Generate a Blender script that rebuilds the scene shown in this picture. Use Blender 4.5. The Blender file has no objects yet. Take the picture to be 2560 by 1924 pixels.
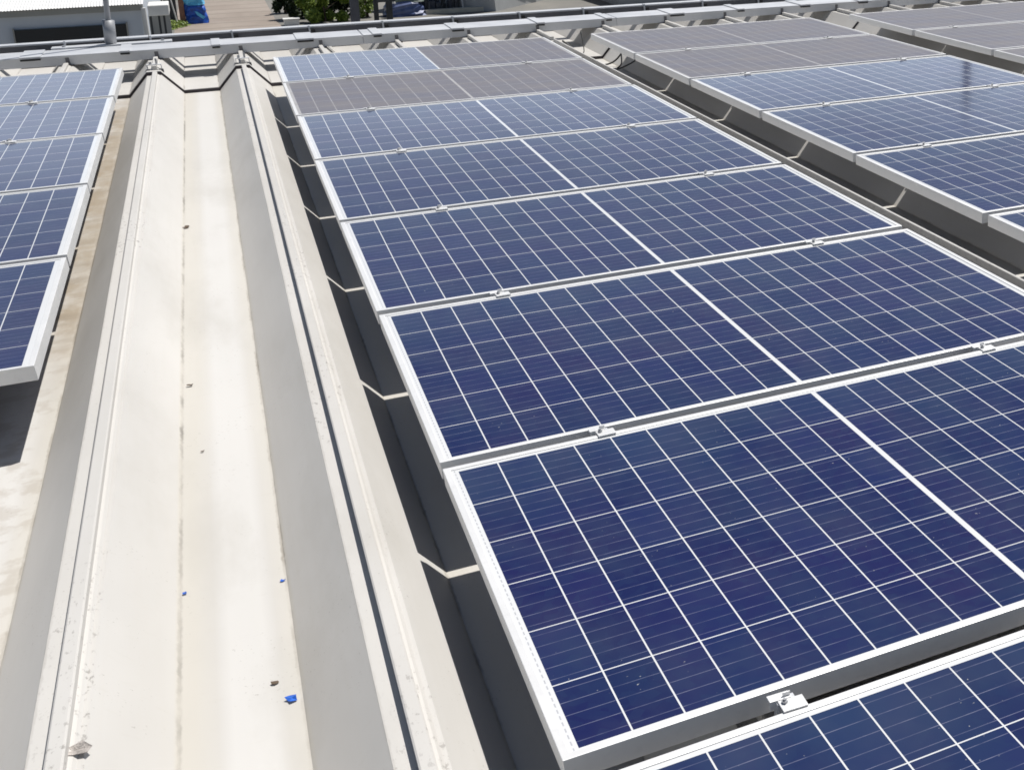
import bpy, math, random
from mathutils import Vector, Matrix
random.seed(7)
D = bpy.data
scene = bpy.context.scene
col = scene.collection
R = math.radians

# ------------------------------------------------------------------ camera
cam_d = D.cameras.new('camera')
cam = D.objects.new('camera', cam_d)
col.objects.link(cam)
cam.location = (-0.2080, -8.4106, 1.1703)
cam.rotation_mode = 'XYZ'
cam.rotation_euler = (1.14060, 0.0049, -0.49170)
cam_d.sensor_width = 36.0
cam_d.lens = 36.0 * 2953.8 / 2560.0
cam_d.shift_x = (1280.0 - 2206.3) / 2560.0
cam_d.shift_y = (971.03 - 962.0) / 2560.0
cam_d.clip_start = 0.05
cam_d.clip_end = 3000.0
scene.camera = cam

scene.cycles.pixel_filter_type = 'BLACKMAN_HARRIS'
scene.cycles.filter_width = 1.7

# ------------------------------------------------------------------ light
SUN = Vector((0.44, 0.20, 1.0)).normalized()
SUN_EL = math.asin(SUN.z)
SUN_AZ = math.atan2(SUN.x, SUN.y)
world = D.worlds.new("World")
scene.world = world
world.use_nodes = True
wn = world.node_tree
wn.nodes.clear()
sky = wn.nodes.new('ShaderNodeTexSky')
sky.sky_type = 'NISHITA'
sky.sun_disc = False
sky.sun_elevation = SUN_EL
sky.sun_rotation = SUN_AZ
sky.air_density = 1.0
sky.dust_density = 1.0
sky.ozone_density = 1.0
bg = wn.nodes.new('ShaderNodeBackground')
bg.inputs['Strength'].default_value = 0.05
wo = wn.nodes.new('ShaderNodeOutputWorld')
wn.links.new(sky.outputs['Color'], bg.inputs['Color'])
# glow added low in the northern sky to brighten the far panels' reflections
tc = wn.nodes.new('ShaderNodeTexCoord'); sx = wn.nodes.new('ShaderNodeSeparateXYZ')
wn.links.new(tc.outputs['Generated'], sx.inputs[0])
def wr(src, a, b, lo, hi):
    q = wn.nodes.new('ShaderNodeMapRange'); q.clamp = True; q.interpolation_type = 'SMOOTHSTEP'
    wn.links.new(src, q.inputs[0])
    for i, v in enumerate((a, b, lo, hi)): q.inputs[i + 1].default_value = v
    return q.outputs[0]
def wm(op, a, b):
    q = wn.nodes.new('ShaderNodeMath'); q.operation = op
    for i, v in enumerate((a, b)):
        if isinstance(v, (int, float)): q.inputs[i].default_value = v
        else: wn.links.new(v, q.inputs[i])
    return q.outputs[0]
nz = wn.nodes.new('ShaderNodeTexNoise'); nz.inputs['Scale'].default_value = 3.5; nz.inputs['Detail'].default_value = 5
wn.links.new(tc.outputs['Generated'], nz.inputs['Vector'])
zz = wm('ADD', sx.outputs[2], wm('MULTIPLY', wm('SUBTRACT', nz.outputs['Fac'], .5), .10))
cl = wm('ADD', wr(zz, .50, .20, 0, .26), wr(zz, .235, .17, 0, .50))
cl = wm('MULTIPLY', cl, wr(sx.outputs[1], 0.0, .35, 0, 1))
bg2 = wn.nodes.new('ShaderNodeBackground'); bg2.inputs['Color'].default_value = (.80, .86, 1.0, 1)
wn.links.new(cl, bg2.inputs['Strength'])
ad = wn.nodes.new('ShaderNodeAddShader')
wn.links.new(bg.outputs[0], ad.inputs[0]); wn.links.new(bg2.outputs[0], ad.inputs[1])
wn.links.new(ad.outputs[0], wo.inputs['Surface'])

sun_d = D.lights.new('sun', 'SUN')
sun_d.energy = 5.0
sun_d.angle = R(0.53)
sun_d.color = (1.0, 0.965, 0.91)
sun = D.objects.new('sun', sun_d)
sun.rotation_euler = SUN.to_track_quat('Z', 'Y').to_euler()
sun.location = SUN * 30
col.objects.link(sun)

scene.view_settings.view_transform = 'Standard'
scene.view_settings.look = 'None'
scene.view_settings.exposure = -0.07
scene.view_settings.gamma = 1.0
scene.view_settings.use_curve_mapping = False

# ------------------------------------------------------------------ node helper
class NT:
    def __init__(s, name):
        s.m = D.materials.new(name); s.m.use_nodes = True
        s.t = s.m.node_tree; s.t.nodes.clear()
        s.out = s.t.nodes.new('ShaderNodeOutputMaterial')
        s.b = s.t.nodes.new('ShaderNodeBsdfPrincipled')
        s.t.links.new(s.b.outputs[0], s.out.inputs[0])
    def n(s, ty): return s.t.nodes.new(ty)
    def put(s, sock, v):
        if hasattr(v, 'is_output') or isinstance(v, bpy.types.NodeSocket): s.t.links.new(v, sock)
        else:
            if isinstance(v, (tuple, list)) and len(v) == 3 and sock.type == 'RGBA': v = (*v, 1)
            sock.default_value = v
    def ma(s, op, a, b=None, c=None, clamp=False):
        q = s.n('ShaderNodeMath'); q.operation = op; q.use_clamp = clamp
        for i, v in enumerate((a, b, c)):
            if v is not None: s.put(q.inputs[i], v)
        return q.outputs[0]
    def coords(s, kind='Object'):
        if kind == 'World':
            g = s.n('ShaderNodeNewGeometry'); return g.outputs['Position']
        return s.n('ShaderNodeTexCoord').outputs[kind]
    def xyz(s, v):
        q = s.n('ShaderNodeSeparateXYZ'); s.put(q.inputs[0], v); return q.outputs
    def scale(s, v, sc):
        q = s.n('ShaderNodeMapping'); q.inputs['Scale'].default_value = sc; s.put(q.inputs['Vector'], v); return q.outputs[0]
    def noise(s, v, sc, detail=3, rough=.55):
        q = s.n('ShaderNodeTexNoise'); q.inputs['Scale'].default_value = sc
        q.inputs['Detail'].default_value = detail; q.inputs['Roughness'].default_value = rough
        s.put(q.inputs['Vector'], v); return q.outputs['Fac']
    def white(s, a, b=0.0, c=0.0):
        k = s.n('ShaderNodeCombineXYZ')
        for i, v in enumerate((a, b, c)): s.put(k.inputs[i], v)
        q = s.n('ShaderNodeTexWhiteNoise'); q.noise_dimensions = '3D'; s.put(q.inputs['Vector'], k.outputs[0]); return q.outputs['Value']
    def mix(s, f, a, b, mode='MIX'):
        q = s.n('ShaderNodeMix'); q.data_type = 'RGBA'; q.blend_type = mode
        s.put(q.inputs[0], f); s.put(q.inputs[6], a); s.put(q.inputs[7], b); return q.outputs[2]
    def ramp(s, v, lo, hi, a=0.0, b=1.0):
        q = s.n('ShaderNodeMapRange'); q.clamp = True
        for i, x in enumerate((v, lo, hi, a, b)): s.put(q.inputs[i], x)
        return q.outputs[0]
    def bump(s, h, strength=.3, dist=.01):
        q = s.n('ShaderNodeBump'); q.inputs['Strength'].default_value = strength; q.inputs['Distance'].default_value = dist
        s.put(q.inputs['Height'], h); s.t.links.new(q.outputs[0], s.b.inputs['Normal'])
    def set(self, **k):
        s = self
        for a, v in k.items():
            s.put(s.b.inputs[{'c': 'Base Color', 'r': 'Roughness', 'm': 'Metallic', 'sp': 'Specular IOR Level', 'ior': 'IOR',
                              'coat': 'Coat Weight', 'cr': 'Coat Roughness'}[a]], v)
        return s.m

def simple(name, c, r=.6, m=0.0, var=.15, sc=8.0, bump=0.0):
    s = NT(name); v = s.coords('World')
    f = s.noise(v, sc, 4)
    c2 = tuple(x * (1 - var) for x in c); c1 = tuple(min(1, x * (1 + var * .6)) for x in c)
    s.set(c=s.mix(s.ramp(f, .3, .7), c2, c1), r=r, m=m)
    if bump: s.bump(s.noise(v, sc * 4, 3), bump, .01)
    return s.m

PITCH = 0.5
RX0 = -0.165                      # x of one ridge of the folded roof

def mat_roof():
    s = NT('painted_folded_steel'); v = s.coords('World'); X, Y, Z = s.xyz(v)
    # distance from the nearest ridge, -.25 .. .25 wraps in the valley middle
    t = s.ma('DIVIDE', s.ma('SUBTRACT', X, RX0 - .25), PITCH)
    rel = s.ma('MULTIPLY', s.ma('SUBTRACT', s.ma('FRACT', t), .5), PITCH)
    idx = s.ma('FLOOR', t)
    broad = s.noise(s.scale(v, (1, .35, 1)), 2.2, 4, .6)
    fine = s.noise(s.scale(v, (30, 1.2, 30)), 2.0, 4, .6)
    base = s.mix(s.ramp(broad, .35, .68), (.545, .53, .505), (.615, .60, .575))
    base = s.mix(s.ramp(fine, .45, .75, 0, .22), base, (.55, .525, .485))
    low = s.ramp(Z, -.232, -.226, 1, 0)
    # valley floors: whiter in the middle, yellowish dirt to the sides
    fl = s.ma('ABSOLUTE', s.ma('SUBTRACT', s.ma('ABSOLUTE', rel), .25))
    side = s.ramp(s.ma('ADD', fl, s.ma('MULTIPLY', s.ma('SUBTRACT', broad, .5), .05)), .035, .085)
    base = s.mix(s.ma('MULTIPLY', s.ma('MULTIPLY', low, side), .36), base, (.56, .52, .43))
    base = s.mix(s.ma('MULTIPLY', low, s.ramp(fl, .055, .03, 0, .5)), base, (.67, .66, .64))
    # brown silt in the valley beside the left array
    silt = s.noise(s.scale(v, (1.5, 1, 1)), 7.0, 5, .65)
    ml = s.ma('MULTIPLY', s.ramp(X, -.80, -.845), s.ramp(X, -1.5, -1.2))
    my = s.ma('MULTIPLY', s.ramp(Y, -4.6, -3.9), s.ramp(Y, .8, -.2))
    base = s.mix(s.ma('MULTIPLY', s.ma('MULTIPLY', ml, low), s.ma('MULTIPLY', my, s.ramp(silt, .34, .58, .40, 1.0))), base, (.37, .315, .245))
    tide = s.noise(s.scale(v, (.4, 3, 1)), 4.0, 4, .6)
    base = s.mix(s.ma('MULTIPLY', s.ma('MULTIPLY', ml, low), s.ma('MULTIPLY', my, s.ramp(tide, .5, .66, 0, .4))), base, (.23, .195, .155))
    edge_d = s.ramp(s.noise(v, 16, 4), .5, .62)
    base = s.mix(s.ma('MULTIPLY', s.ma('MULTIPLY', ml, low), s.ma('MULTIPLY', edge_d, .35)), base, (.35, .30, .24))
    # dark dirt in the creases
    jag = s.ma('MULTIPLY', s.ma('SUBTRACT', s.noise(v, 38, 4), .5), .009)
    def line(center, w, amt, sc, lo, hi):
        d = s.ma('ABSOLUTE', s.ma('SUBTRACT', s.ma('ADD', rel, jag), center))
        k = s.ramp(d, w, w * .3)
        nn = s.noise(s.scale(v, (1, .9, 1)), sc, 4)
        return s.ma('MULTIPLY', k, s.ramp(nn, lo, hi, .12, amt))
    base = s.mix(line(.1345, .0048, .75, 7, .42, .66), base, (.20, .185, .165))
    base = s.mix(line(-.168, .005, .7, 6, .42, .66), base, (.25, .22, .18))
    base = s.mix(line(-.046, .0035, .45, 5, .4, .7), base, (.3, .28, .25))
    # flaked specks on the narrow caps
    cap = s.ramp(Z, -.1125, -.1118)
    sp = s.noise(s.scale(v, (1.6, .8, 1)), 60, 3, .7)
    patch = s.ramp(s.noise(s.scale(v, (2, .7, 1)), 2.3, 2), .5, .62)
    base = s.mix(s.ma('MULTIPLY', s.ma('MULTIPLY', cap, patch), s.ramp(sp, .58, .68, 0, .6)), base, (.17, .155, .14))
    # scratches on the slopes
    scr = s.noise(s.scale(v, (3, 9, 3)), 6, 2, .4)
    base = s.mix(s.ramp(scr, .66, .78, 0, .10), base, (.45, .42, .36))
    s.bump(s.noise(s.scale(v, (1, .3, 1)), 9, 3), .12, .01)
    stn = s.noise(s.scale(v, (2.2, .8, 2.2)), 1.7, 5, .65)
    base = s.mix(s.ramp(stn, .52, .70, 0, .35), base, (.46, .44, .40))
    grit = s.noise(v, 150, 2, .6)
    base = s.mix(s.ma('MULTIPLY', s.ramp(grit, .66, .74), s.ramp(s.noise(v, 5, 3), .5, .62, 0, .6)), base, (.24, .22, .19))
    return s.set(c=base, r=.5, sp=.35)
M = {}
M['roof'] = mat_roof()

def mat_cells(name, greying, half=False, seed=0.0, tint=0.0):
    """One sheet of half-cut polycrystalline cells behind glass; object space x 0..1.675, y 0..-.985."""
    s = NT(name); v = s.coords('Object'); X, Y, Z = s.xyz(v)
    oi = s.n('ShaderNodeObjectInfo'); rnd = oi.outputs['Random']
    yy = s.ma('MULTIPLY', Y, -1.0)
    cx = 0.8375
    ax = s.ma('SUBTRACT', s.ma('ABSOLUTE', s.ma('SUBTRACT', X, cx)), .0047)
    pw = (.8375 - .0047 - .0265) / 10
    tx = s.ma('DIVIDE', ax, pw)
    fx = s.ma('MULTIPLY', s.ma('SUBTRACT', .5, s.ma('ABSOLUTE', s.ma('SUBTRACT', s.ma('FRACT', tx), .5))), pw)   # distance to the nearest column line
    y0, y1 = .0225, .9625
    ph = (y1 - y0) / 6
    ty = s.ma('DIVIDE', s.ma('SUBTRACT', yy, y0), ph)
    fy = s.ma('MULTIPLY', s.ma('SUBTRACT', .5, s.ma('ABSOLUTE', s.ma('SUBTRACT', s.ma('FRACT', ty), .5))), ph)
    lx = s.ma('LESS_THAN', fx, .0014)
    ly = s.ma('LESS_THAN', fy, .0012)
    mid = s.ma('LESS_THAN', ax, 0.0)
    outx = s.ma('GREATER_THAN', ax, .8063)
    outy = s.ma('ADD', s.ma('LESS_THAN', yy, y0), s.ma('GREATER_THAN', yy, y1))
    white = s.ma('MINIMUM', s.ma('ADD', s.ma('ADD', lx, ly), s.ma('ADD', mid, s.ma('ADD', outx, outy))), 1.0)
    # busbars, five to a cell, running along x; only faint
    tb = s.ma('FRACT', s.ma('ADD', s.ma('MULTIPLY', s.ma('FRACT', ty), 5.0), 0.0))
    fb = s.ma('MULTIPLY', s.ma('ABSOLUTE', s.ma('SUBTRACT', tb, .5)), ph / 5)
    bar = s.ma('LESS_THAN', fb, .0007)
    glint = s.ramp(s.noise(s.scale(v, (9, 60, 1)), 3, 2), .35, .7, .25, 1.0)
    ci = s.white(s.ma('FLOOR', tx), s.ma('ADD', s.ma('FLOOR', ty), s.ma('MULTIPLY', s.ma('GREATER_THAN', X, cx), 20.0)), rnd)
    cj = s.white(s.ma('FLOOR', ty), s.ma('FLOOR', tx), s.ma('ADD', s.ma('MULTIPLY', rnd, 7.0), s.ma('GREATER_THAN', X, cx)))
    q = s.n('ShaderNodeTexVoronoi'); q.inputs['Scale'].default_value = 55
    s.put(q.inputs['Vector'], s.scale(v, (1, 1, 1)))
    grain = q.outputs['Color']
    g1 = s.xyz(grain)[0]
    blue = s.mix(ci, (.0095, .0150, .074), (.0155, .026, .104))
    blue = s.mix(s.ma('MULTIPLY', cj, .55), blue, (.0175, .0135, .080))
    blue = s.mix(s.ramp(g1, .2, 1, 0, .35), blue, (.018, .034, .098))
    cloud = s.noise(v, 2.6, 3)
    blue = s.mix(s.ramp(cloud, .45, .70, 0, .6), blue, (.020, .040, .095))  # patchy teal reflection painted into the cell colour
    blue = s.mix(s.ma('MULTIPLY', s.ramp(yy, .23, .02), s.ramp(s.noise(s.scale(v, (1, .3, 1)), 4, 3), .35, .65)), blue, (.024, .045, .110))  # reflection gradient painted in: cells paler and more teal towards the top
    blue = s.mix(s.ma('MULTIPLY', bar, glint), blue, (.17, .18, .27))
    allc = s.mix(white, blue, (.70, .71, .72))
    dash = s.ma('MULTIPLY', s.ma('LESS_THAN', s.ma('ABSOLUTE', s.ma('SUBTRACT', X, .0205)), .0011), s.ma('LESS_THAN', s.ma('FRACT', s.ma('DIVIDE', yy, .0157)), .6))
    allc = s.mix(dash, allc, (.46, .47, .50))
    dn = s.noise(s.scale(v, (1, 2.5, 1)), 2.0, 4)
    d = s.ramp(dn, .3, .7, greying * .8, min(1, greying * 1.15))  # mixes the cells towards flat grey by patchy noise
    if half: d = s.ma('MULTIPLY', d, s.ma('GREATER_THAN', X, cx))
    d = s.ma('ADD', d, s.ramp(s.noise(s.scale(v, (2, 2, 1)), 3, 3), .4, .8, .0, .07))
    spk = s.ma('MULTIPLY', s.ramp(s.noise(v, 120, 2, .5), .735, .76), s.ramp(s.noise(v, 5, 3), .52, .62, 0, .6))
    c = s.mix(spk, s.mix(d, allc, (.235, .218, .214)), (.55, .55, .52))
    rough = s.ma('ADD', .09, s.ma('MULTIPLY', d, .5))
    s.set(c=c, r=rough, sp=.5, ior=1.45)
    return s.m
M['cells'] = mat_cells('blue_cell_glass', 0.0)
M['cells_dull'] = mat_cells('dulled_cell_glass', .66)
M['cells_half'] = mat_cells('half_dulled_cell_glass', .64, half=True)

def mat_metal(name, c, r, m, var=.1):
    s = NT(name); v = s.coords('World')
    f = s.noise(s.scale(v, (1, 1, 1)), 5, 4)
    g = s.noise(v, 45, 3)
    cc = s.mix(s.ramp(f, .3, .7), tuple(x * (1 - var) for x in c), c)
    cc = s.mix(s.ramp(g, .55, .7, 0, .15), cc, tuple(x * .7 for x in c))
    return s.set(c=cc, r=s.ramp(f, .3, .7, r * .85, r * 1.15), m=m)
M['alu'] = mat_metal('anodised_aluminium', (.80, .80, .80), .42, .25, .04)
M['galv'] = mat_metal('galvanised_sheet', (.63, .645, .675), .5, .3)
M['galv2'] = mat_metal('galvanised_shade_dark', (.17, .17, .185), .55, .3)  # shade of the rear duct's front face put into a darker metal colour
M['steel'] = mat_metal('pole_steel', (.38, .39, .41), .5, .4)
M['black'] = simple('black_rubber', (.025, .024, .026), .6, 0, .3)
M['joint_dark'] = simple('dark_joint_strip', (.05, .042, .048), .8, 0, .4, 30)
M['dead'] = simple('cable_black', (.03, .03, .03), .5)
M['white'] = simple('white_paint', (.78, .78, .76), .5, 0, .08, 2)
M['whiteb'] = simple('white_corrugated', (.80, .80, .79), .5, 0, .06, 1.5)
M['wallb'] = simple('blue_grey_cladding', (.62, .67, .74), .6, 0, .08, .8)
M['darkwin'] = simple('dark_opening', (.012, .018, .026), .25, 0, .3, 1)
M['eave'] = simple('grey_eave', (.36, .36, .34), .6, 0, .1, 2)
M['tarpl'] = simple('light_blue_tarp', (.12, .52, .85), .45, 0, .25, 6, .6)
M['tarpd'] = simple('dark_blue_tarp', (.012, .09, .46), .45, 0, .5, 5, .6)
M['brown'] = simple('rusty_brown', (.30, .16, .11), .8, 0, .3, 5)
M['dark'] = simple('dark_painted_steel', (.04, .045, .05), .6, 0, .3, 3)
M['dkgrey'] = simple('dark_grey_cladding', (.10, .105, .125), .6, 0, .25, 2)
M['pale'] = simple('pale_render', (.40, .41, .41), .8, 0, .12, 1)
M['palec'] = simple('cream_stone', (.62, .58, .48), .8, 0, .1, 3)
M['glassb'] = simple('blue_cover', (.10, .14, .30), .4, 0, .3, 3)
M['bark'] = simple('bark', (.10, .075, .055), .9, 0, .3, 6)
M['blueplastic'] = simple('blue_plastic', (.03, .14, .62), .4, 0, .3, 60)
M['leafdry'] = simple('dry_leaf', (.12, .085, .06), .8, 0, .3, 60)
M['lump'] = simple('crusted_sealant', (.50, .46, .43), .9, 0, .4, 70, .6)
def mat_leaf(name, a, b):
    s = NT(name); oi = s.n('ShaderNodeNewGeometry'); rr = oi.outputs['Random Per Island']
    s.set(c=s.mix(rr, a, b), r=.55); return s.m
M['leafg'] = mat_leaf('bright_foliage', (.09, .16, .02), (.28, .36, .06))
M['leafd'] = mat_leaf('dark_foliage', (.012, .022, .012), (.045, .07, .02))
def mat_ground(name, a, b, stripe=None):
    s = NT(name); v = s.coords('World'); X, Y, Z = s.xyz(v)
    c = s.mix(s.ramp(s.noise(v, .35, 5), .35, .65), a, b)
    c = s.mix(s.ramp(s.noise(v, 3.0, 4), .5, .7, 0, .25), c, tuple(x * .7 for x in a))
    if stripe:
        f = s.ma('FRACT', s.ma('DIVIDE', s.ma('ADD', Y, s.ma('MULTIPLY', s.noise(v, .5, 2), .5)), 2.1))
        c = s.mix(s.ramp(s.ma('ABSOLUTE', s.ma('SUBTRACT', f, .5)), .1, .02, 0, .75), c, stripe)
    s.bump(s.noise(v, 8, 4), .3, .02)
    return s.set(c=c, r=.9)
M['ground'] = mat_ground('concrete_yard', (.17, .165, .155), (.23, .22, .20))
M['road'] = mat_ground('paved_road', (.27, .225, .19), (.34, .29, .25), (.20, .175, .145))

# ------------------------------------------------------------------ mesh helper
class MB:
    def __init__(s): s.v = []; s.f = []
    def add(s, vs, fs):
        o = len(s.v); s.v += [tuple(p) for p in vs]; s.f += [tuple(i + o for i in f) for f in fs]; return s
    def box(s, x0, x1, y0, y1, z0, z1, lean=0.0, zb=None):
        if zb is None: zb = z0
        P = [(x, y, z) for z in (z0, z1) for (x, y) in ((x0, y0), (x1, y0), (x1, y1), (x0, y1))]
        P = [(x + lean * (z - zb), y, z) for x, y, z in P]
        return s.add(P, [(3, 2, 1, 0), (4, 5, 6, 7), (0, 1, 5, 4), (1, 2, 6, 5), (2, 3, 7, 6), (3, 0, 4, 7)])
    def tube(s, pts, r, n=8, r1=None):
        pts = [Vector(p) for p in pts]; rings = []
        for i, p in enumerate(pts):
            d = (pts[min(i + 1, len(pts) - 1)] - pts[max(i - 1, 0)]).normalized()
            a = d.cross(Vector((0, 0, 1)))
            if a.length < .05: a = d.cross(Vector((1, 0, 0)))
            a.normalize(); b = d.cross(a).normalized()
            rr = r if r1 is None else r + (r1 - r) * i / (len(pts) - 1)
            rings.append([p + (a * math.cos(2 * math.pi * k / n) + b * math.sin(2 * math.pi * k / n)) * rr for k in range(n)])
        vs = [q for ring in rings for q in ring]; fs = []
        for i in range(len(rings) - 1):
            for k in range(n):
                fs.append((i * n + k, i * n + (k + 1) % n, (i + 1) * n + (k + 1) % n, (i + 1) * n + k))
        fs.append(tuple(range(n - 1, -1, -1))); fs.append(tuple((len(rings) - 1) * n + k for k in range(n)))
        return s.add(vs, fs)
    def prism_y(s, prof, y0, y1):
        """closed (x,z) profile extruded along y"""
        n = len(prof)
        vs = [(x, y0, z) for x, z in prof] + [(x, y1, z) for x, z in prof]
        fs = [(i, (i + 1) % n, n + (i + 1) % n, n + i) for i in range(n)] + [tuple(range(n - 1, -1, -1)), tuple(range(n, 2 * n))]
        return s.add(vs, fs)
    def prism_x(s, prof, x0, x1):
        n = len(prof)
        vs = [(x0, y, z) for y, z in prof] + [(x1, y, z) for y, z in prof]
        fs = [(i, (i + 1) % n, n + (i + 1) % n, n + i) for i in range(n)] + [tuple(range(n - 1, -1, -1)), tuple(range(n, 2 * n))]
        return s.add(vs, fs)
    def build(s, name, mat, parent=None, bevel=0.0, smooth=False, fix=True):
        me = D.meshes.new(name); me.from_pydata(s.v, [], s.f)
        me.materials.append(mat)
        if fix:
            import bmesh
            b = bmesh.new(); b.from_mesh(me); bmesh.ops.recalc_face_normals(b, faces=b.faces); b.to_mesh(me); b.free()
        if smooth: me.polygons.foreach_set('use_smooth', [True] * len(me.polygons))
        me.update()
        o = D.objects.new(name, me); col.objects.link(o)
        if parent: o.parent = parent
        if bevel:
            md = o.modifiers.new('bevel', 'BEVEL'); md.width = bevel; md.segments = 2; md.limit_method = 'ANGLE'; md.angle_limit = R(40)
        return o

def tag(o, label=None, cat=None, group=None, kind=None):
    if label: o['label'] = label
    if cat: o['category'] = cat
    if group: o['group'] = group
    if kind: o['kind'] = kind
    return o
def empty(name, loc=(0, 0, 0), label=None, cat=None, group=None):
    o = D.objects.new(name, None); o.empty_display_size = .1; o.location = loc; col.objects.link(o)
    return tag(o, label, cat, group)
def kids(o): return [c for c in D.objects if c.parent == o]
def copy_tree(o, parent=None):
    c = o.copy(); col.objects.link(c)
    if parent: c.parent = parent
    for ch in kids(o): copy_tree(ch, c)
    return c

# ------------------------------------------------------------------ ground
GZ = -7.0
g = MB().add([(-900, -300, GZ), (900, -300, GZ), (900, 1500, GZ), (-900, 1500, GZ)], [(0, 1, 2, 3)]).build('ground', M['ground'])
tag(g, kind='structure')
g = MB().add([(-2.7, 48, GZ + .004), (2.75, 48, GZ + .004), (2.1, 64, GZ + .004), (1.9, 120, GZ + .004), (-2.0, 120, GZ + .004)], [(0, 1, 2, 3, 4)]).build('road', M['road'])
tag(g, kind='structure')

# ------------------------------------------------------------------ the folded metal roof
ZF, ZC, ZS = -.236, -.111, -.086            # valley floor, cap, top of the seam
YJ = .39                                     # sheet joint
N0, N1 = -9, 22
roof = empty('factory_building', (0, 0, GZ), 'white folded metal factory roof with deep valleys under all the solar panels', 'building')
def prof(off):
    P = []
    for n in range(N0, N1 + 1):
        c = RX0 + n * PITCH
        P += [(c - .167, ZF), (c - .047, ZC), (c + .032, ZC), (c + .135, ZF)]
    return [(x, z + off) for x, z in P]
def sheet(off, y0, y1, ny, name, rim=.004):
    P = prof(off); v = []; f = []; ys = [y0 + (y1 - y0) * i / ny for i in range(ny + 1)]
    rr = random.Random(3)
    for j, y in enumerate(ys):
        for x, z in P: v.append((x + rr.uniform(-.0008, .0008), y, z + rr.uniform(-.0006, .0006)))
    n = len(P)
    for j in range(ny):
        for i in range(n - 1): f.append((j * n + i, j * n + i + 1, (j + 1) * n + i + 1, (j + 1) * n + i))
    # rim at the near end
    o = len(v)
    for x, z in P: v.append((x, y0, z - rim))
    for i in range(n - 1): f.append((i, o + i, o + i + 1, i + 1))
    m = MB(); m.add(v, f); b = m.build(name, M['roof'], roof, fix=False); b.location = (0, 0, -GZ); return b
sheet(0.0, -10.5, YJ + .05, 24, 'roof_sheet')
sheet(.022, YJ, 1.02, 2, 'roof_sheet')
sheet(.0235, 1.0, 1.85, 3, 'roof_sheet', .002)
# dark strip set under the rim of the lapped sheet
P = prof(0.0); m = MB()
for i in range(len(P) - 1):
    (xa, za), (xb, zb) = P[i], P[i + 1]
    m.add([(xa, YJ - .004, za + .001), (xb, YJ - .004, zb + .001), (xb, YJ - .004, zb + .0185), (xa, YJ - .004, za + .0185),
           (xa, YJ + .03, za + .001), (xb, YJ + .03, zb + .001), (xb, YJ + .03, zb + .0185), (xa, YJ + .03, za + .0185)],
          [(0, 1, 2, 3), (4, 7, 6, 5), (3, 2, 6, 7), (0, 4, 5, 1)])
m.build('joint_strip', M['joint_dark'], roof, fix=False).location = (0, 0, -GZ)
# standing seams, one to each ridge
sp = MB()
SEAM = [(-.013, ZC + .0005), (-.013, ZS - .002), (-.010, ZS), (.010, ZS), (.013, ZS - .003), (.013, ZC + .008), (.019, ZC + .006), (.024, ZC + .0005)]
sp.prism_y(SEAM, -10.5, YJ - .02)
seam0 = sp.build('standing_seam', M['roof'], roof); seam0.location = (RX0 + N0 * PITCH, 0, -GZ)
sp2 = MB(); sp2.prism_y([(x, z + .0225) for x, z in SEAM], YJ + .06, .87)
seam1 = sp2.build('standing_seam', M['roof'], roof); seam1.location = (RX0 + N0 * PITCH, 0, -GZ)
for n in range(N0 + 1, N1 + 1):
    for s_ in (seam0, seam1):
        if n in (4, 8) and s_ is seam0:
            m = MB(); m.prism_y([(-.012, ZC + .0005), (-.012, -.067), (-.010, -.065), (-.003, -.065), (-.001, -.067), (-.001, ZC + .0005)], -10.5, YJ - .02)
            m.build('standing_seam', M['roof'], roof).location = (RX0 + n * PITCH, 0, -GZ); continue
        c = s_.copy(); col.objects.link(c); c.parent = roof; c.location = (RX0 + n * PITCH, 0, -GZ)
m = MB(); m.box(RX0 + N0 * PITCH, RX0 + N1 * PITCH, -10.4, 1.75, .0, 6.35)
m.build('wall', M['pale'], roof)
m = MB()
m.box(RX0 + N0 * PITCH, RX0 + N1 * PITCH, 1.86, 1.89, 6.55, 6.915)
m.build('gable_trim', M['galv2'], roof)

# ------------------------------------------------------------------ solar panels
PW, PD, PH, ROW = 1.675, .979, .040, 1.012
FR = .0135
def make_panel(cellmat, dull=False):
    root = empty('solar_panel')
    m = MB()
    o = [(0, 0), (PW, 0), (PW, -PD), (0, -PD)]
    i = [(FR, -FR), (PW - FR, -FR), (PW - FR, -PD + FR), (FR, -PD + FR)]
    v = [(x, y, 0) for x, y in o] + [(x, y, 0) for x, y in i] + [(x, y, -PH) for x, y in o] + [(x, y, -PH) for x, y in i]
    f = []
    for k in range(4):
        l = (k + 1) % 4
        f += [(k, 4 + k, 4 + l, l), (8 + k, 8 + l, 12 + l, 12 + k), (k, l, 8 + l, 8 + k), (4 + k, 12 + k, 12 + l, 4 + l)]
    m.add(v, f)
    m.build('frame', M['alu'], root, bevel=.0012)
    m = MB()
    z = -.0022
    m.box(FR - .001, PW - FR + .001, -PD + FR - .001, -FR + .001, -.009, z)
    m.build('cell_sheet', cellmat, root, fix=True)
    return root
blue0 = make_panel(M['cells'])
dull0 = make_panel(M['cells_dull'])
half0 = make_panel(M['cells_half'])
protos = {'b': blue0, 'd': dull0, 'h': half0}
used = set()
ORD = ['first', 'second', 'third', 'fourth', 'fifth', 'sixth', 'seventh', 'eighth', 'ninth']
def put_panel(kind, x, y, k, label, group):
    o = protos[kind] if kind not in used else copy_tree(protos[kind])
    used.add(kind)
    rr = random.Random(int(x * 100) * 31 + k)
    o.location = (x + rr.uniform(-.002, .002), y - k * ROW, 0)
    o.rotation_euler = (rr.uniform(-.0012, .0012), rr.uniform(-.0006, .0006), rr.uniform(-.0005, .0005))
    tag(o, label, 'solar panel', group)
MID = 'solar panels of the middle array'
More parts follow.
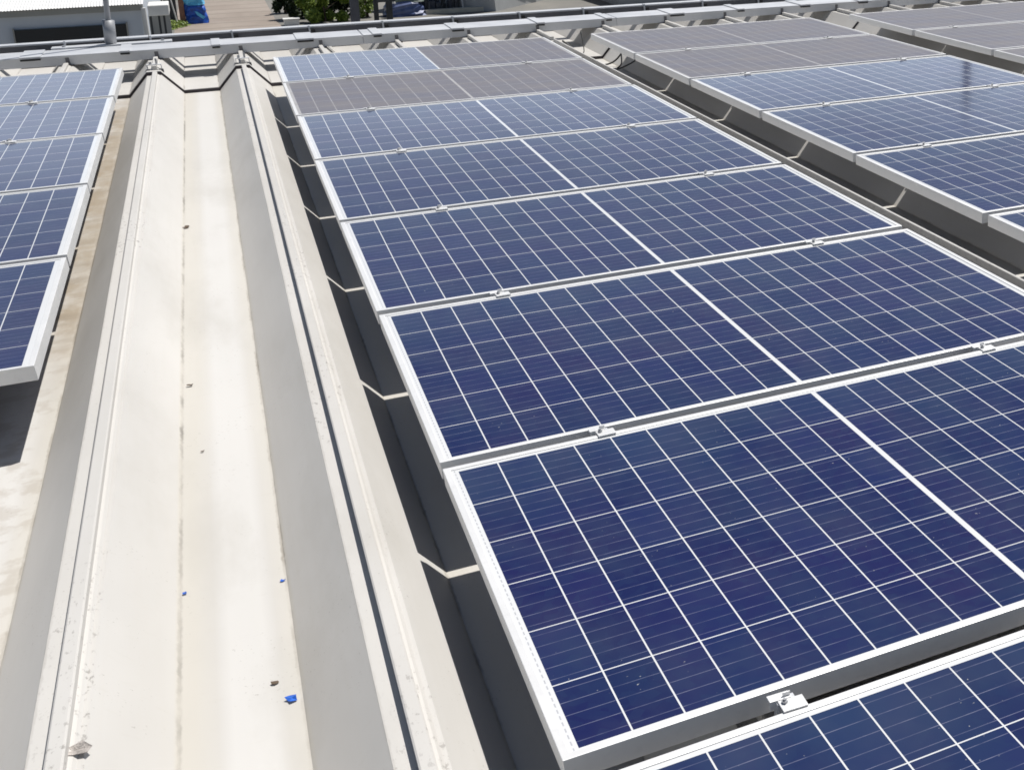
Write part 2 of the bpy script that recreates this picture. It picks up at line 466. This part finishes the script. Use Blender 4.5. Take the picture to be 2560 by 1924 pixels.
lab = {0: ('h', 'solar panel with blue left half and grey right half, at the duct end'),
       1: ('d', 'dull grey solar panel, second from the cable duct in the middle array'),
       2: ('b', 'hazy blue solar panel just in front of the grey ones in the middle array'),
       3: ('b', 'pale blue solar panel, fourth from the cable duct in the middle array'),
       4: ('b', 'blue solar panel, fifth from the cable duct in the middle array'),
       5: ('b', 'blue solar panel third from the bottom edge of the middle array'),
       6: ('b', 'large dark blue solar panel, second from the bottom edge in the middle array'),
       7: ('b', 'nearest dark blue solar panel, cut off by the bottom edge')}
for k in range(8): put_panel(lab[k][0], 0.0, 0.0 if k < 7 else -.022, k, lab[k][1], MID)
RGT = 'solar panels of the array right of the dark channel'
for k in range(6):
    put_panel('d' if k < 2 else 'b', 1.9977, .002, k,
              ('dull grey' if k < 2 else 'blue') + ' solar panel, %s from the duct, right of the dark channel' % ORD[k], RGT)
FAR = 'solar panels of the farthest right array'
for k in range(4):
    put_panel('d' if k < 3 else 'b', 4.0159, .0276, k,
              ('pale grey' if k < 3 else 'blue') + ' solar panel, %s from the duct, top right corner array' % ORD[k], FAR)
LFT = 'solar panels of the left array'
for k in range(5):
    put_panel('b', -2.4816, .0176, k,
              'blue solar panel of the left array, %s from the cable duct' % ORD[k], LFT)

# ------------------------------------------------------------------ clamps between the panels
def make_clamp():
    root = empty('panel_clamp')
    m = MB()
    # lip over the far frame with a shaded web, and a flat foot over the near frame
    m.prism_x([(.014, .0058), (-.0030, .0058), (-.0030, -.012), (-.0012, -.012), (-.0012, .0012), (.014, .0012)], -.030, .010)
    m.build('clamp_lip', M['alu'], root, bevel=.0006)
    m = MB()
    m.prism_x([(-.0035, .0012), (-.0035, .0045), (-.032, .0045), (-.032, .0012)], -.016, .030)
    m.build('clamp_plate', M['alu'], root, bevel=.0006)
    m = MB()
    m.prism_x([(.0012, .0059), (.0012, .014), (.0034, .014), (.0034, .0059)], -.004, .010)
    m.build('upright_tab', M['alu'], root, bevel=.0004)
    m = MB(); m.tube([(-.006, -.012, .0046), (-.006, -.012, .0095)], .0055, 6); m.tube([(-.006, -.012, .0096), (-.006, -.012, .013)], .0028, 8)
    m.build('bolt', M['steel'], root)
    m = MB(); m.box(-.018, .018, -.010, .010, ZS * 1.1, .0011)
    m.build('bracket', M['galv'], root)
    return root
clamp0 = make_clamp(); first = [True]
def put_clamp(x, y, label):
    o = clamp0 if first[0] else copy_tree(clamp0); first[0] = False
    rr = random.Random(int(x * 100) + int(y * 977))
    o.location = (x + rr.uniform(-.006, .006), y + .0135, 0)
    o.rotation_euler = (0, 0, rr.uniform(-.05, .05)); o.scale = (.86, .92, .9)
    tag(o, label, 'clamp', 'aluminium clamps between the panels')
for k in range(7):
    for x, w in ((.335, 'left'), (1.335, 'right')):
        y = -(k + 1) * ROW - (.010 if k == 6 else 0)
        if k == 6 and w == 'right': continue
        put_clamp(x, y, '%s clamp in the %s panel gap from the duct, middle array' % (w, ORD[k]))
for k in range(5):
    for x, w in ((2.335, 'left'), (3.335, 'right')):
        if k > 2 and w == 'right': continue
        put_clamp(x, -(k + 1) * ROW + .002, '%s clamp in the %s panel gap from the duct, right of the dark channel' % (w, ORD[k]))
for k in range(3):
    put_clamp(4.335, -(k + 1) * ROW + .027, 'small clamp in the %s gap from the duct in the top right array' % ORD[k])
for k in range(2):
    put_clamp(-1.165, -(k + 1) * ROW + .018, 'small clamp in the %s gap from the duct of the left array' % ORD[k])

# ------------------------------------------------------------------ cable duct along the roof edge
duct = empty('cable_duct', (0, .92, -.107), 'long grey galvanised cable duct crossing the roof behind the panels, the nearer of two', 'cable duct')
X0, X1 = -3.2, 9.0
segs = [X0, -1.9, .62, 2.45, 4.6, 6.9, X1]
for i in range(len(segs) - 1):
    m = MB()
    m.prism_x([(0, .022), (0, .074), (.014, .079), (.29, .079), (.29, .022)], segs[i] + .001, segs[i + 1] - .001)
    m.build('duct_body', M['galv'], duct, bevel=.0015)
    m = MB()
    m.prism_x([(-.006, .070), (-.006, .0835), (.296, .0835), (.296, .070), (.2915, .070), (.2915, .0795), (-.0015, .0795), (-.0015, .070)], segs[i] + .004, segs[i + 1] - .004)
    m.build('duct_lid', M['galv'], duct, bevel=.0008)
for i, (x, w) in enumerate([(-2.4, .09), (-1.86, .09), (-1.33, .115), (-.82, .06), (-.30, .055), (.24, .11), (.70, .06), (1.24, .09), (1.83, .06), (2.34, .05), (2.88, .12), (3.41, .06), (3.97, .09), (4.5, .09), (5.05, .08), (5.6, .08)]):
    x = -.208 + (x + .208) * 1.0186
    m = MB()
    m.prism_x([(-.024, .0775), (-.024, .090), (.306, .090), (.306, .0775), (.302, .0775), (.302, .0860), (-.018, .0860), (-.018, .0775)], x - w / 2, x + w / 2)
    m.build('joint_cover', M['galv'], duct, bevel=.001)
    m = MB(); m.box(x - w / 2 + .004, x + w / 2 - .004, -.029, -.0065, .0665, .0773)
    m.build('cover_gasket', M['black'], duct)
for n in range(-4, 13):
    x = RX0 + n * PITCH
    m = MB(); m.box(x - .003, x + .019, -.0035, -.0004, .018, .069)
    m.build('support_bracket', M['galv2'], duct)
    for yy in (-.012, .235):
        m = MB(); m.tube([(x + .012, yy, .0165), (x + .012, yy, .0218)], .030, 10); m.build('rubber_foot', M['black'], duct)

rail = empty('cable_duct', (0, 1.36, -.09), 'grey cable duct with shade-darkened front behind the nearer one, along the far roof edge', 'cable duct')
for i in range(5):
    a = X0 + i * 2.5
    m = MB(); m.prism_x([(0, -.005), (0, .088), (.004, .092), (.075, .092), (.075, -.005)], a + .001, a + 2.499)
    m.build('duct_body', M['galv2'], rail, bevel=.0015)
    m = MB(); m.prism_x([(-.008, .086), (-.008, .0965), (.083, .0965), (.083, .086), (.0795, .086), (.0795, .0925), (-.0025, .0925), (-.0025, .086)], a + .003, a + 2.497)
    m.build('duct_lid', M['galv'], rail, bevel=.0008)
for n in range(-5, 13):
    x = RX0 + n * PITCH
    m = MB(); m.box(x - .018, x + .012, -.03, -.0085, .005, .078)
    m.build('bracket', M['black'], rail)
    m = MB(); m.box(x - .030, x - .0185, -.028, -.0085, .005, .104); m.box(x - .030, x - .0185, -.0083, .02, .099, .104)
    m.build('strap', M['galv'], rail)
# lightning mast
mast = empty('lightning_mast', (-.922, 1.275, -.018), 'thin grey steel mast rising from the cable duct at the left', 'mast')
LE = .125
m = MB(); m.tube([(0, 0, .0), (LE * .1, 0, .1), (LE * 3.4, 0, 3.4)], .0165, 12); m.build('pole', M['steel'], mast, smooth=True)
m = MB(); m.tube([(0, 0, .006), (LE * .155, 0, .155)], .036, 14); m.build('sleeve', M['steel'], mast, smooth=True)
m = MB(); m.box(-.34, .36, -.05, .045, -.008, .004); m.box(-.285, -.255, -.064, -.0505, -.03, .006); m.box(.29, .32, -.064, -.0505, -.03, .006)
m.build('base_bar', M['galv'], mast, bevel=.001)
for sx in (-.27, .305):
    m = MB(); m.tube([(sx, -.005, .0045), (sx, -.005, .014)], .011, 6); m.build('bolt', M['steel'], mast)

# ridge clamps where the roof sheets meet
def ridge_clamp(n, label):
    x = RX0 + n * PITCH
    r_ = empty('ridge_clamp', (x, .5, ZC), label, 'clamp', 'black and steel clamps on the ridges near the duct')
    for sx in (-.038, .034):
        m = MB(); m.box(sx - .013, sx + .013, -.06, -.02, .0, .024); m.build('rubber_block', M['black'], r_, bevel=.002)
    m = MB(); m.box(-.042, .040, -.018, .018, .0478, .0525); m.box(-.042, -.0375, -.018, .018, .021, .0475); m.box(.0355, .040, -.018, .018, .021, .0475)
    m.build('saddle_plate', M['alu'], r_, bevel=.001)
    m = MB(); m.tube([(.015, 0, .053), (.015, 0, .085)], .006, 8); m.tube([(-.02, 0, .053), (-.02, 0, .066)], .009, 6); m.build('bolt', M['steel'], r_)
ridge_clamp(-1, 'black and steel ridge clamp on the roof ridge beside the left array')
ridge_clamp(0, 'black and steel ridge clamp on the roof ridge beside the middle array')

# ------------------------------------------------------------------ cables in the channel
def cable(pts, r, label):
    P = [Vector(p) for p in pts]; out = []
    for i in range(len(P) - 1):
        p0, p1, p2, p3 = P[max(i - 1, 0)], P[i], P[i + 1], P[min(i + 2, len(P) - 1)]
        for k in range(5):
            t = k / 5; out.append(.5 * ((2 * p1) + (-p0 + p2) * t + (2 * p0 - 5 * p1 + 4 * p2 - p3) * t * t + (-p0 + 3 * p1 - 3 * p2 + p3) * t ** 3))
    out.append(P[-1])
    o = MB().tube(out, r, 7).build('cable', M['dead'], smooth=True)
    return tag(o, label, 'cable', 'black cables in the channel by the duct')
cable([(1.87, .30, -.075), (1.93, .24, -.13), (2.02, .10, -.222), (2.13, .04, -.216), (2.20, .0, -.15), (2.215, -.06, -.07), (2.22, -.14, -.055)], .006, 'black cable drooping across the channel below the corner of the right array')
cable([(2.20, .0, -.15), (2.16, -.12, -.20), (2.10, -.20, -.222), (2.2, -.30, -.16), (2.24, -.36, -.08)], .005, 'short black cable looping down under the edge of the right array')
cable([(2.07, .55, -.05), (2.06, .47, -.15), (2.04, .42, -.19), (1.98, .40, -.205)], .004, 'thin dark cable dangling from the duct into the channel')

# ------------------------------------------------------------------ litter
def scrap(name, x, y, z, s_, mat, label, cat, seed):
    rr = random.Random(seed); v = []; n = 7
    for k in range(n):
        a = 2 * math.pi * k / n; q = s_ * rr.uniform(.5, 1.1)
        v.append((math.cos(a) * q * 1.3, math.sin(a) * q, rr.uniform(.0006, s_ * .7)))
    v.append((0, 0, s_ * .25)); v2 = [(a, b, c + .0012) for a, b, c in v]
    f = [(k, (k + 1) % n, n) for k in range(n)] + [(n + 1 + (k + 1) % n, n + 1 + k, 2 * n + 1) for k in range(n)] + [(k, n + 1 + k, n + 1 + (k + 1) % n, (k + 1) % n) for k in range(n)]
    o = MB().add(v2 + v, f).build(name, mat); o.location = (x, y, z)
    return tag(o, label, cat)
zf = ZF + .001
scrap('plastic_scrap', -.350, -6.385, zf, .0105, M['blueplastic'], 'bright blue plastic scrap near the bottom right edge of the valley floor', 'litter', 1)
scrap('plastic_scrap', -.340, -5.957, zf, .0045, M['blueplastic'], 'tiny blue scrap at the right edge of the valley floor', 'litter', 2)
scrap('plastic_scrap', -.523, -5.91, zf, .005, M['blueplastic'], 'tiny blue scrap in the left crease of the valley floor', 'litter', 3)
scrap('dry_leaf', -.373, -6.32, zf, .0065, M['leafdry'], 'small brown leaf bit just above the bright blue scrap', 'leaf', 4)
scrap('dry_leaf', -.521, -2.95, zf, .011, M['leafdry'], 'curled brown leaf in the valley crease in the upper part of the floor', 'leaf', 5)
scrap('dry_leaf', -.512, -4.73, zf, .008, M['leafdry'], 'thin dark leaf bit lying halfway along the valley floor', 'leaf', 6)
scrap('dry_leaf', -.482, -5.21, zf, .0045, M['leafdry'], 'tiny grey leaf bit near the left crease, below the thin dark one', 'leaf', 8)
o = scrap('sealant_lump', -.643, -6.545, ZC + .001, .022, M['lump'], 'crusted grey pink sealant lump on the left ridge at the bottom edge', 'sealant', 9)

# ------------------------------------------------------------------ background
LB = .10                                             # true plumb against the pitched roof frame
wh = empty('warehouse', (-5, 36, GZ), 'low blue grey warehouse with white corrugated roof beyond the left end of the roof', 'building')
m = MB(); m.box(-12, 2.55, 0, 20, 0, 3.70, LB, 3.8); m.build('wall', M['wallb'], wh)
m = MB(); m.box(-12.2, 2.62, -.12, .06, 3.68, 3.84, LB, 3.8); m.build('eave', M['eave'], wh)
m = MB()                                             # ribbed roof rising away
nr = 190; xa, xb = -12.2, 2.64
vs = []; fs = []
for i in range(nr * 2 + 1):
    x = xa + (xb - xa) * i / (nr * 2); z = .02 if i % 2 else 0
    vs += [(x, -.2, 3.86 + z), (x, 20, 6.2 + z)]
for i in range(nr * 2): fs.append((2 * i, 2 * i + 2, 2 * i + 3, 2 * i + 1))
m.add(vs, fs); m.build('roof', M['whiteb'], wh, fix=False)
m = MB(); m.box(-.86, 2.02, -.10, .02, 2.55, 3.31, LB, 3.0); w = m.build('window', M['darkwin'], wh)
m = MB(); m.box(-.90, -.862, -.14, .02, 2.5, 3.35, LB, 3.0); m.box(2.022, 2.06, -.14, .02, 2.5, 3.35, LB, 3.0); m.build('frame', M['eave'], w)
m = MB(); m.tube([(2.62 - .35, -.16, 0), (2.62, -.16, 3.75)], .07, 8); m.build('downpipe', M['white'], wh)
m = MB(); m.tube([(.42, 3, 4.1), (.52, 3, 5.2)], .03, 6); m.build('vent_pipe', M['dark'], wh)

sh = empty('shelter', (-2.05, 36.5, GZ), 'small bright white shelter box on dark posts beside the warehouse corner', 'shelter')
m = MB(); m.box(-.27, .31, 0, 1.2, 3.42, 3.74, LB, 3.5); m.build('roof', M['white'], sh, bevel=.03)
for sx in (-.25, -.02, .12):
    m = MB(); m.box(sx, sx + .06, .1, .16, 0, 3.42, LB, 3.5); m.build('post', M['dark'], sh)
m = MB(); m.box(-.3, .3, .7, .76, 0, 3.41, LB, 3.5); m.build('back_panel', M['pale'], sh)
m = MB(); m.box(-.22, .20, 0, .8, .1, 1.9, LB, 1.0); m.box(-.24, .22, -.02, .82, 1.9, 1.96, LB, 1.0); m.box(-.2, .18, .05, .75, 0, .1); o = m.build('cabinet', M['dark'], bevel=.02); o.location = (-3.15, 66.0, GZ)
tag(o, 'tall black cabinet standing behind the white shelter box', 'cabinet')
gp = empty('signpost', (-2.42, 63.9, GZ), 'thin white pole on a round cream base before a dark gate pillar', 'pole')
m = MB(); m.tube([(0, 0, .16), (-.12, 0, 2.6)], .035, 7); m.build('pole', M['white'], gp)
m = MB(); m.tube([(0, 0, 0), (0, 0, .1), (0, 0, .15)], .24, 12, .2); m.build('base', M['palec'], gp)
m = MB(); m.box(-.28, .26, 0, .5, 0, 2.4, LB, .5); m.box(-.32, .30, -.04, .54, 2.4, 2.48, LB, .5); o = m.build('gate_pillar', M['dark'], bevel=.01); o.location = (-2.62, 64.3, GZ)
tag(o, 'dark gate pillar behind the thin white pole', 'pillar')
m = MB(); m.box(-.12, .12, 0, .24, 0, 2.4, LB, .5); m.box(-.15, .15, -.03, .27, 2.4, 2.47, LB, .5); o = m.build('brown_post', M['brown'], bevel=.01); o.location = (-2.13, 64.4, GZ)
tag(o, 'reddish brown post beside the blue tarpaulin stack', 'post')

def blob(cx, cy, cz, sx, sy, sz, seed, n=10, mz=6):
    rr = random.Random(seed); v = []; f = []
    for j in range(mz + 1):
        t = j / mz
        for k in range(n):
            a = 2 * math.pi * k / n; q = (1 - .12 * t - .55 * max(0, t - .75)) * rr.uniform(.88, 1.08)
            ca, sa = math.cos(a), math.sin(a)
            e = .55
            v.append((cx + sx * q * math.copysign(abs(ca) ** e, ca), cy + sy * q * math.copysign(abs(sa) ** e, sa), cz + sz * (t + rr.uniform(-.03, .03) * (t > 0))))
    for j in range(mz):
        for k in range(n): f.append((j * n + k, j * n + (k + 1) % n, (j + 1) * n + (k + 1) % n, (j + 1) * n + k))
    f.append(tuple(mz * n + k for k in range(n)))
    return v, f
tp = empty('tarpaulin_stack', (-1.52, 64.6, GZ), 'goods under a bright blue tarpaulin beside the road', 'tarpaulin')
v, f = blob(0, 0, 0, .55, .5, .95, 4, 14); m = MB(); m.add(v, f); m.build('dark_cover', M['tarpd'], tp)
v, f = blob(.03, .03, .90, .49, .44, .8, 5, 14); m = MB(); m.add(v, f); m.build('light_cover', M['tarpl'], tp)
m = MB(); m.add([(-.02, -.52, .62), (.10, -.53, .60), (.42, -.56, .32), (.30, -.57, .22), (.06, -.56, .42)], [(0, 1, 2, 3, 4)]); m.add([(-.02, -.505, .62), (.10, -.515, .60), (.42, -.545, .32), (.30, -.555, .22), (.06, -.545, .42)], [(4, 3, 2, 1, 0)]); m.build('folded_flap', M['tarpl'], tp)

def foliage(n, cx, cy, cz, rx, ry, rz, size, rr, clumps=14):
    C = [(rr.gauss(0, .42), rr.gauss(0, .42), rr.uniform(-.75, .8), rr.uniform(.25, .5)) for _ in range(clumps)]
    m = MB()
    for i in range(n):
        c = rr.choice(C); d = Vector((rr.gauss(0, 1), rr.gauss(0, 1), rr.gauss(0, 1))).normalized() * c[3] * rr.uniform(.5, 1.0)
        p = Vector((cx + (c[0] + d.x) * rx, cy + (c[1] + d.y) * ry, cz + (c[2] + d.z) * rz))
        a = Vector((rr.gauss(0, 1), rr.gauss(0, 1), rr.gauss(0, 1))).normalized(); b = a.orthogonal().normalized()
        s_ = size * rr.uniform(.6, 1.3)
        m.add([p - a * s_, p + b * s_ * .45, p + a * s_, p - b * s_ * .45], [(0, 1, 2, 3)])
    return m
def tree(x, y, h, rad, mat, label, seed, n=2600, size=.09, cat='tree', name='leafy_tree'):
    rr = random.Random(seed)
    t = empty(name, (x, y, GZ), label, cat, 'trees and shrubs beyond the roof edge')
    m = MB(); m.tube([(0, 0, 0), (.05, .03, h * .3), (.0, .05, h * .6), (.04, 0, h * .85)], .09, 8, .02)
    for k in range(5):
        a = k * 1.3; z = h * (.25 + .1 * k)
        m.tube([(0.02, .02, z), (math.cos(a) * rad * .4, math.sin(a) * rad * .4, z + h * .13), (math.cos(a) * rad * .7, math.sin(a) * rad * .7, z + h * .22)], .03, 6, .008)
    m.build('trunk', M['bark'], t)
    foliage(n, 0, 0, h * .46, rad, rad, h * .48, size, rr).build('crown', mat, t, fix=False)
    return t
tree(4.35, 61.6, 2.1, 1.05, M['leafg'], 'bright green leafy shrub behind the ducts, right of the road', 11, 6500, .12, 'shrub', 'green_shrub')
tree(3.25, 63.6, 2.3, 1.0, M['leafd'], 'dark green shrub between the road and the bright green shrub', 12, 5200, .12, 'shrub', 'dark_shrub')
tree(5.4, 64.0, 3.0, 1.0, M['leafd'], 'dark shrub behind the bright green one, right of it', 13, 4200, .12, 'shrub', 'dark_shrub')
tree(2.75, 66.5, 1.7, .6, M['leafd'], 'small dark bush at the far end beside the road edge', 14, 2400, .11, 'shrub', 'dark_shrub')
tree(6.5, 62.5, 1.9, .8, M['leafg'], 'low olive green shrub between the dark gate posts', 16, 1500, .09, 'shrub', 'green_shrub')
rr = random.Random(5); v = foliage(900, -2.6, 63.3, GZ + .10, .8, .9, .16, .07, rr)
tag(v.build('weeds', M['leafg'], fix=False), 'patch of green weeds', 'weeds', None, 'stuff')

bx = empty('white_box', (2.72, 60.9, GZ), 'white box lying at the road edge in front of the shrubs', 'box')
m = MB(); m.box(-.36, .34, 0, .5, 0, .28, LB, 0); m.build('body', M['white'], bx, bevel=.02)
m = MB(); m.box(-.40, .38, -.04, .54, .282, .33, LB, 0); m.build('lid', M['white'], bx, bevel=.01)

def post(x, y, w, h, mat, label):
    m = MB(); m.box(-w / 2, w / 2, 0, w, 0, h, LB, h * .7); m.box(-w * .62, w * .62, -w * .12, w * 1.12, h, h + .08, LB, h * .7)
    o = m.build('gate_post', mat, bevel=.01); o.location = (x, y, GZ); return tag(o, label, 'post', 'dark gate posts')
post(5.7, 58.5, .40, 2.6, M['dkgrey'], 'widest dark gate post just right of the bright green shrub')
post(6.75, 59.0, .22, 2.6, M['dark'], 'thin dark gate post, middle one right of the shrubs')
post(7.45, 59.5, .28, 2.6, M['dark'], 'dark gate post beside the blue covered van')
m = MB(); m.box(0, .9, 0, .05, 1.08, 1.22, LB, 1); o = m.build('gate_bar', M['dark'], bevel=.005); o.location = (6.7, 58.9, GZ); tag(o, 'dark crossbar between the thin gate posts', 'gate')
vn = empty('covered_van', (8.35, 62.3, GZ), 'van shape under a dull blue and green cover, right of the dark gate posts', 'vehicle')
v, f = blob(0, 0, 0, 1.05, .8, .75, 21, 14); m = MB(); m.add(v, f); m.build('lower_cover', M['glassb'], vn)
v, f = blob(.1, .1, .70, .95, .7, .8, 22, 14); m = MB(); m.add(v, f); m.build('upper_cover', simple('grey_green_cover', (.13, .17, .15), .6, 0, .3, 3), vn)
m = MB(); m.tube([(-.65, -.85, .72), (-.65, -.85, 1.15)], .2, 10); m.build('pale_drum', M['white'], vn)

sd = empty('shed', (11.1, 62.5, GZ), 'dark open shed full of machinery with leaning poles, centre of the top edge', 'shed')
m = MB(); m.box(-1.6, 1.75, 1.2, 1.3, 0, 3.2, LB, .5); m.build('back_wall', M['dkgrey'], sd)
for sx in (-1.55, -.75, .15, 1.0, 1.62):
    m = MB(); m.box(sx, sx + .1, 0, .1, 0, 3.0, LB, .5); m.build('post', M['dark'], sd)
m = MB(); m.tube([(-.85, -.1, .1), (-.1, -.1, 1.6)], .06, 6); m.build('brace', M['dark'], sd)
m = MB(); m.tube([(.35, -.15, 0), (.30, -.15, 2.5)], .045, 6); m.build('pipe', M['galv'], sd)
rr = random.Random(8)
for k in range(9):
    x = -1.3 + k * .33; h = rr.uniform(.3, 1.5)
    m = MB(); m.box(x, x + rr.uniform(.15, .3), .3, .8, 0.05, h, LB, .5); m.box(x + .03, x + .12, .25, .29, h * .4, h * .6)
    m.build('machine', [M['dkgrey'], M['galv2'], M['dark']][k % 3], sd, bevel=.02)
m = MB(); m.box(-1.7, 1.8, -.6, -.2, 0, .22); m.build('concrete_kerb', M['palec'], sd)

gb = empty('grey_building', (13.0, 61.4, GZ), 'pale grey rendered building with a slanting dark pipe, top edge right of the dark shed', 'building')
gb.rotation_euler = (0, 0, R(48))
m = MB(); m.box(0, 9.5, 0, 6, 0, 4.2); m.build('wall', simple('bright_render', (.50, .51, .51), .8, 0, .1, 1), gb)
m = MB(); m.tube([(2.2, -.06, 1.15), (4.6, -.06, .45)], .05, 6); m.build('slanting_pipe', M['dark'], gb)
m = MB(); m.tube([(2.4, -.05, .75), (3.4, -.05, .45)], .025, 6); m.build('thin_pipe', M['dark'], gb)
m = MB(); m.box(5.5, 7.0, -.05, .02, 1.0, 1.9); m.build('window', M['darkwin'], gb)
m = MB(); m.box(-.1, 9.6, -.1, 6.1, 4.2, 4.35); m.build('roof', M['eave'], gb)

wb = empty('white_roofed_building', (25.5, 60, GZ), 'low building with white roof and dark rooftop units beyond the duct, right of centre', 'building')
m = MB(); m.box(-6.0, 9, 0, 9, 0, 1.0); m.build('wall', M['pale'], wb)
m = MB(); m.prism_x([(-.2, 1.0), (-.2, 1.1), (9.2, 2.1), (9.2, 1.0)], -6.3, 9.2); m.build('roof', M['whiteb'], wb)
for k, (x, y) in enumerate([(-3.6, 2), (-2.6, 3), (-.3, 2.4), (1.8, 3)]):
    m = MB(); m.box(x, x + .5, y, y + .5, 1.2, 1.75); m.build('rooftop_unit', M['dkgrey'], wb, bevel=.02)

# utility pole seen mirrored in the glass
up = empty('utility_pole', (21.4, 26.0, GZ), 'tall utility pole mirrored as a dark stripe in the right array', 'pole')
m = MB(); m.tube([(0, 0, 0), (0, 0, 13.9)], .16, 12, .12); m.build('shaft', M['dark'], up, smooth=True)
m = MB(); m.box(-.9, .9, -.05, .05, 13.3, 13.42); m.build('cross_arm', M['dark'], up)
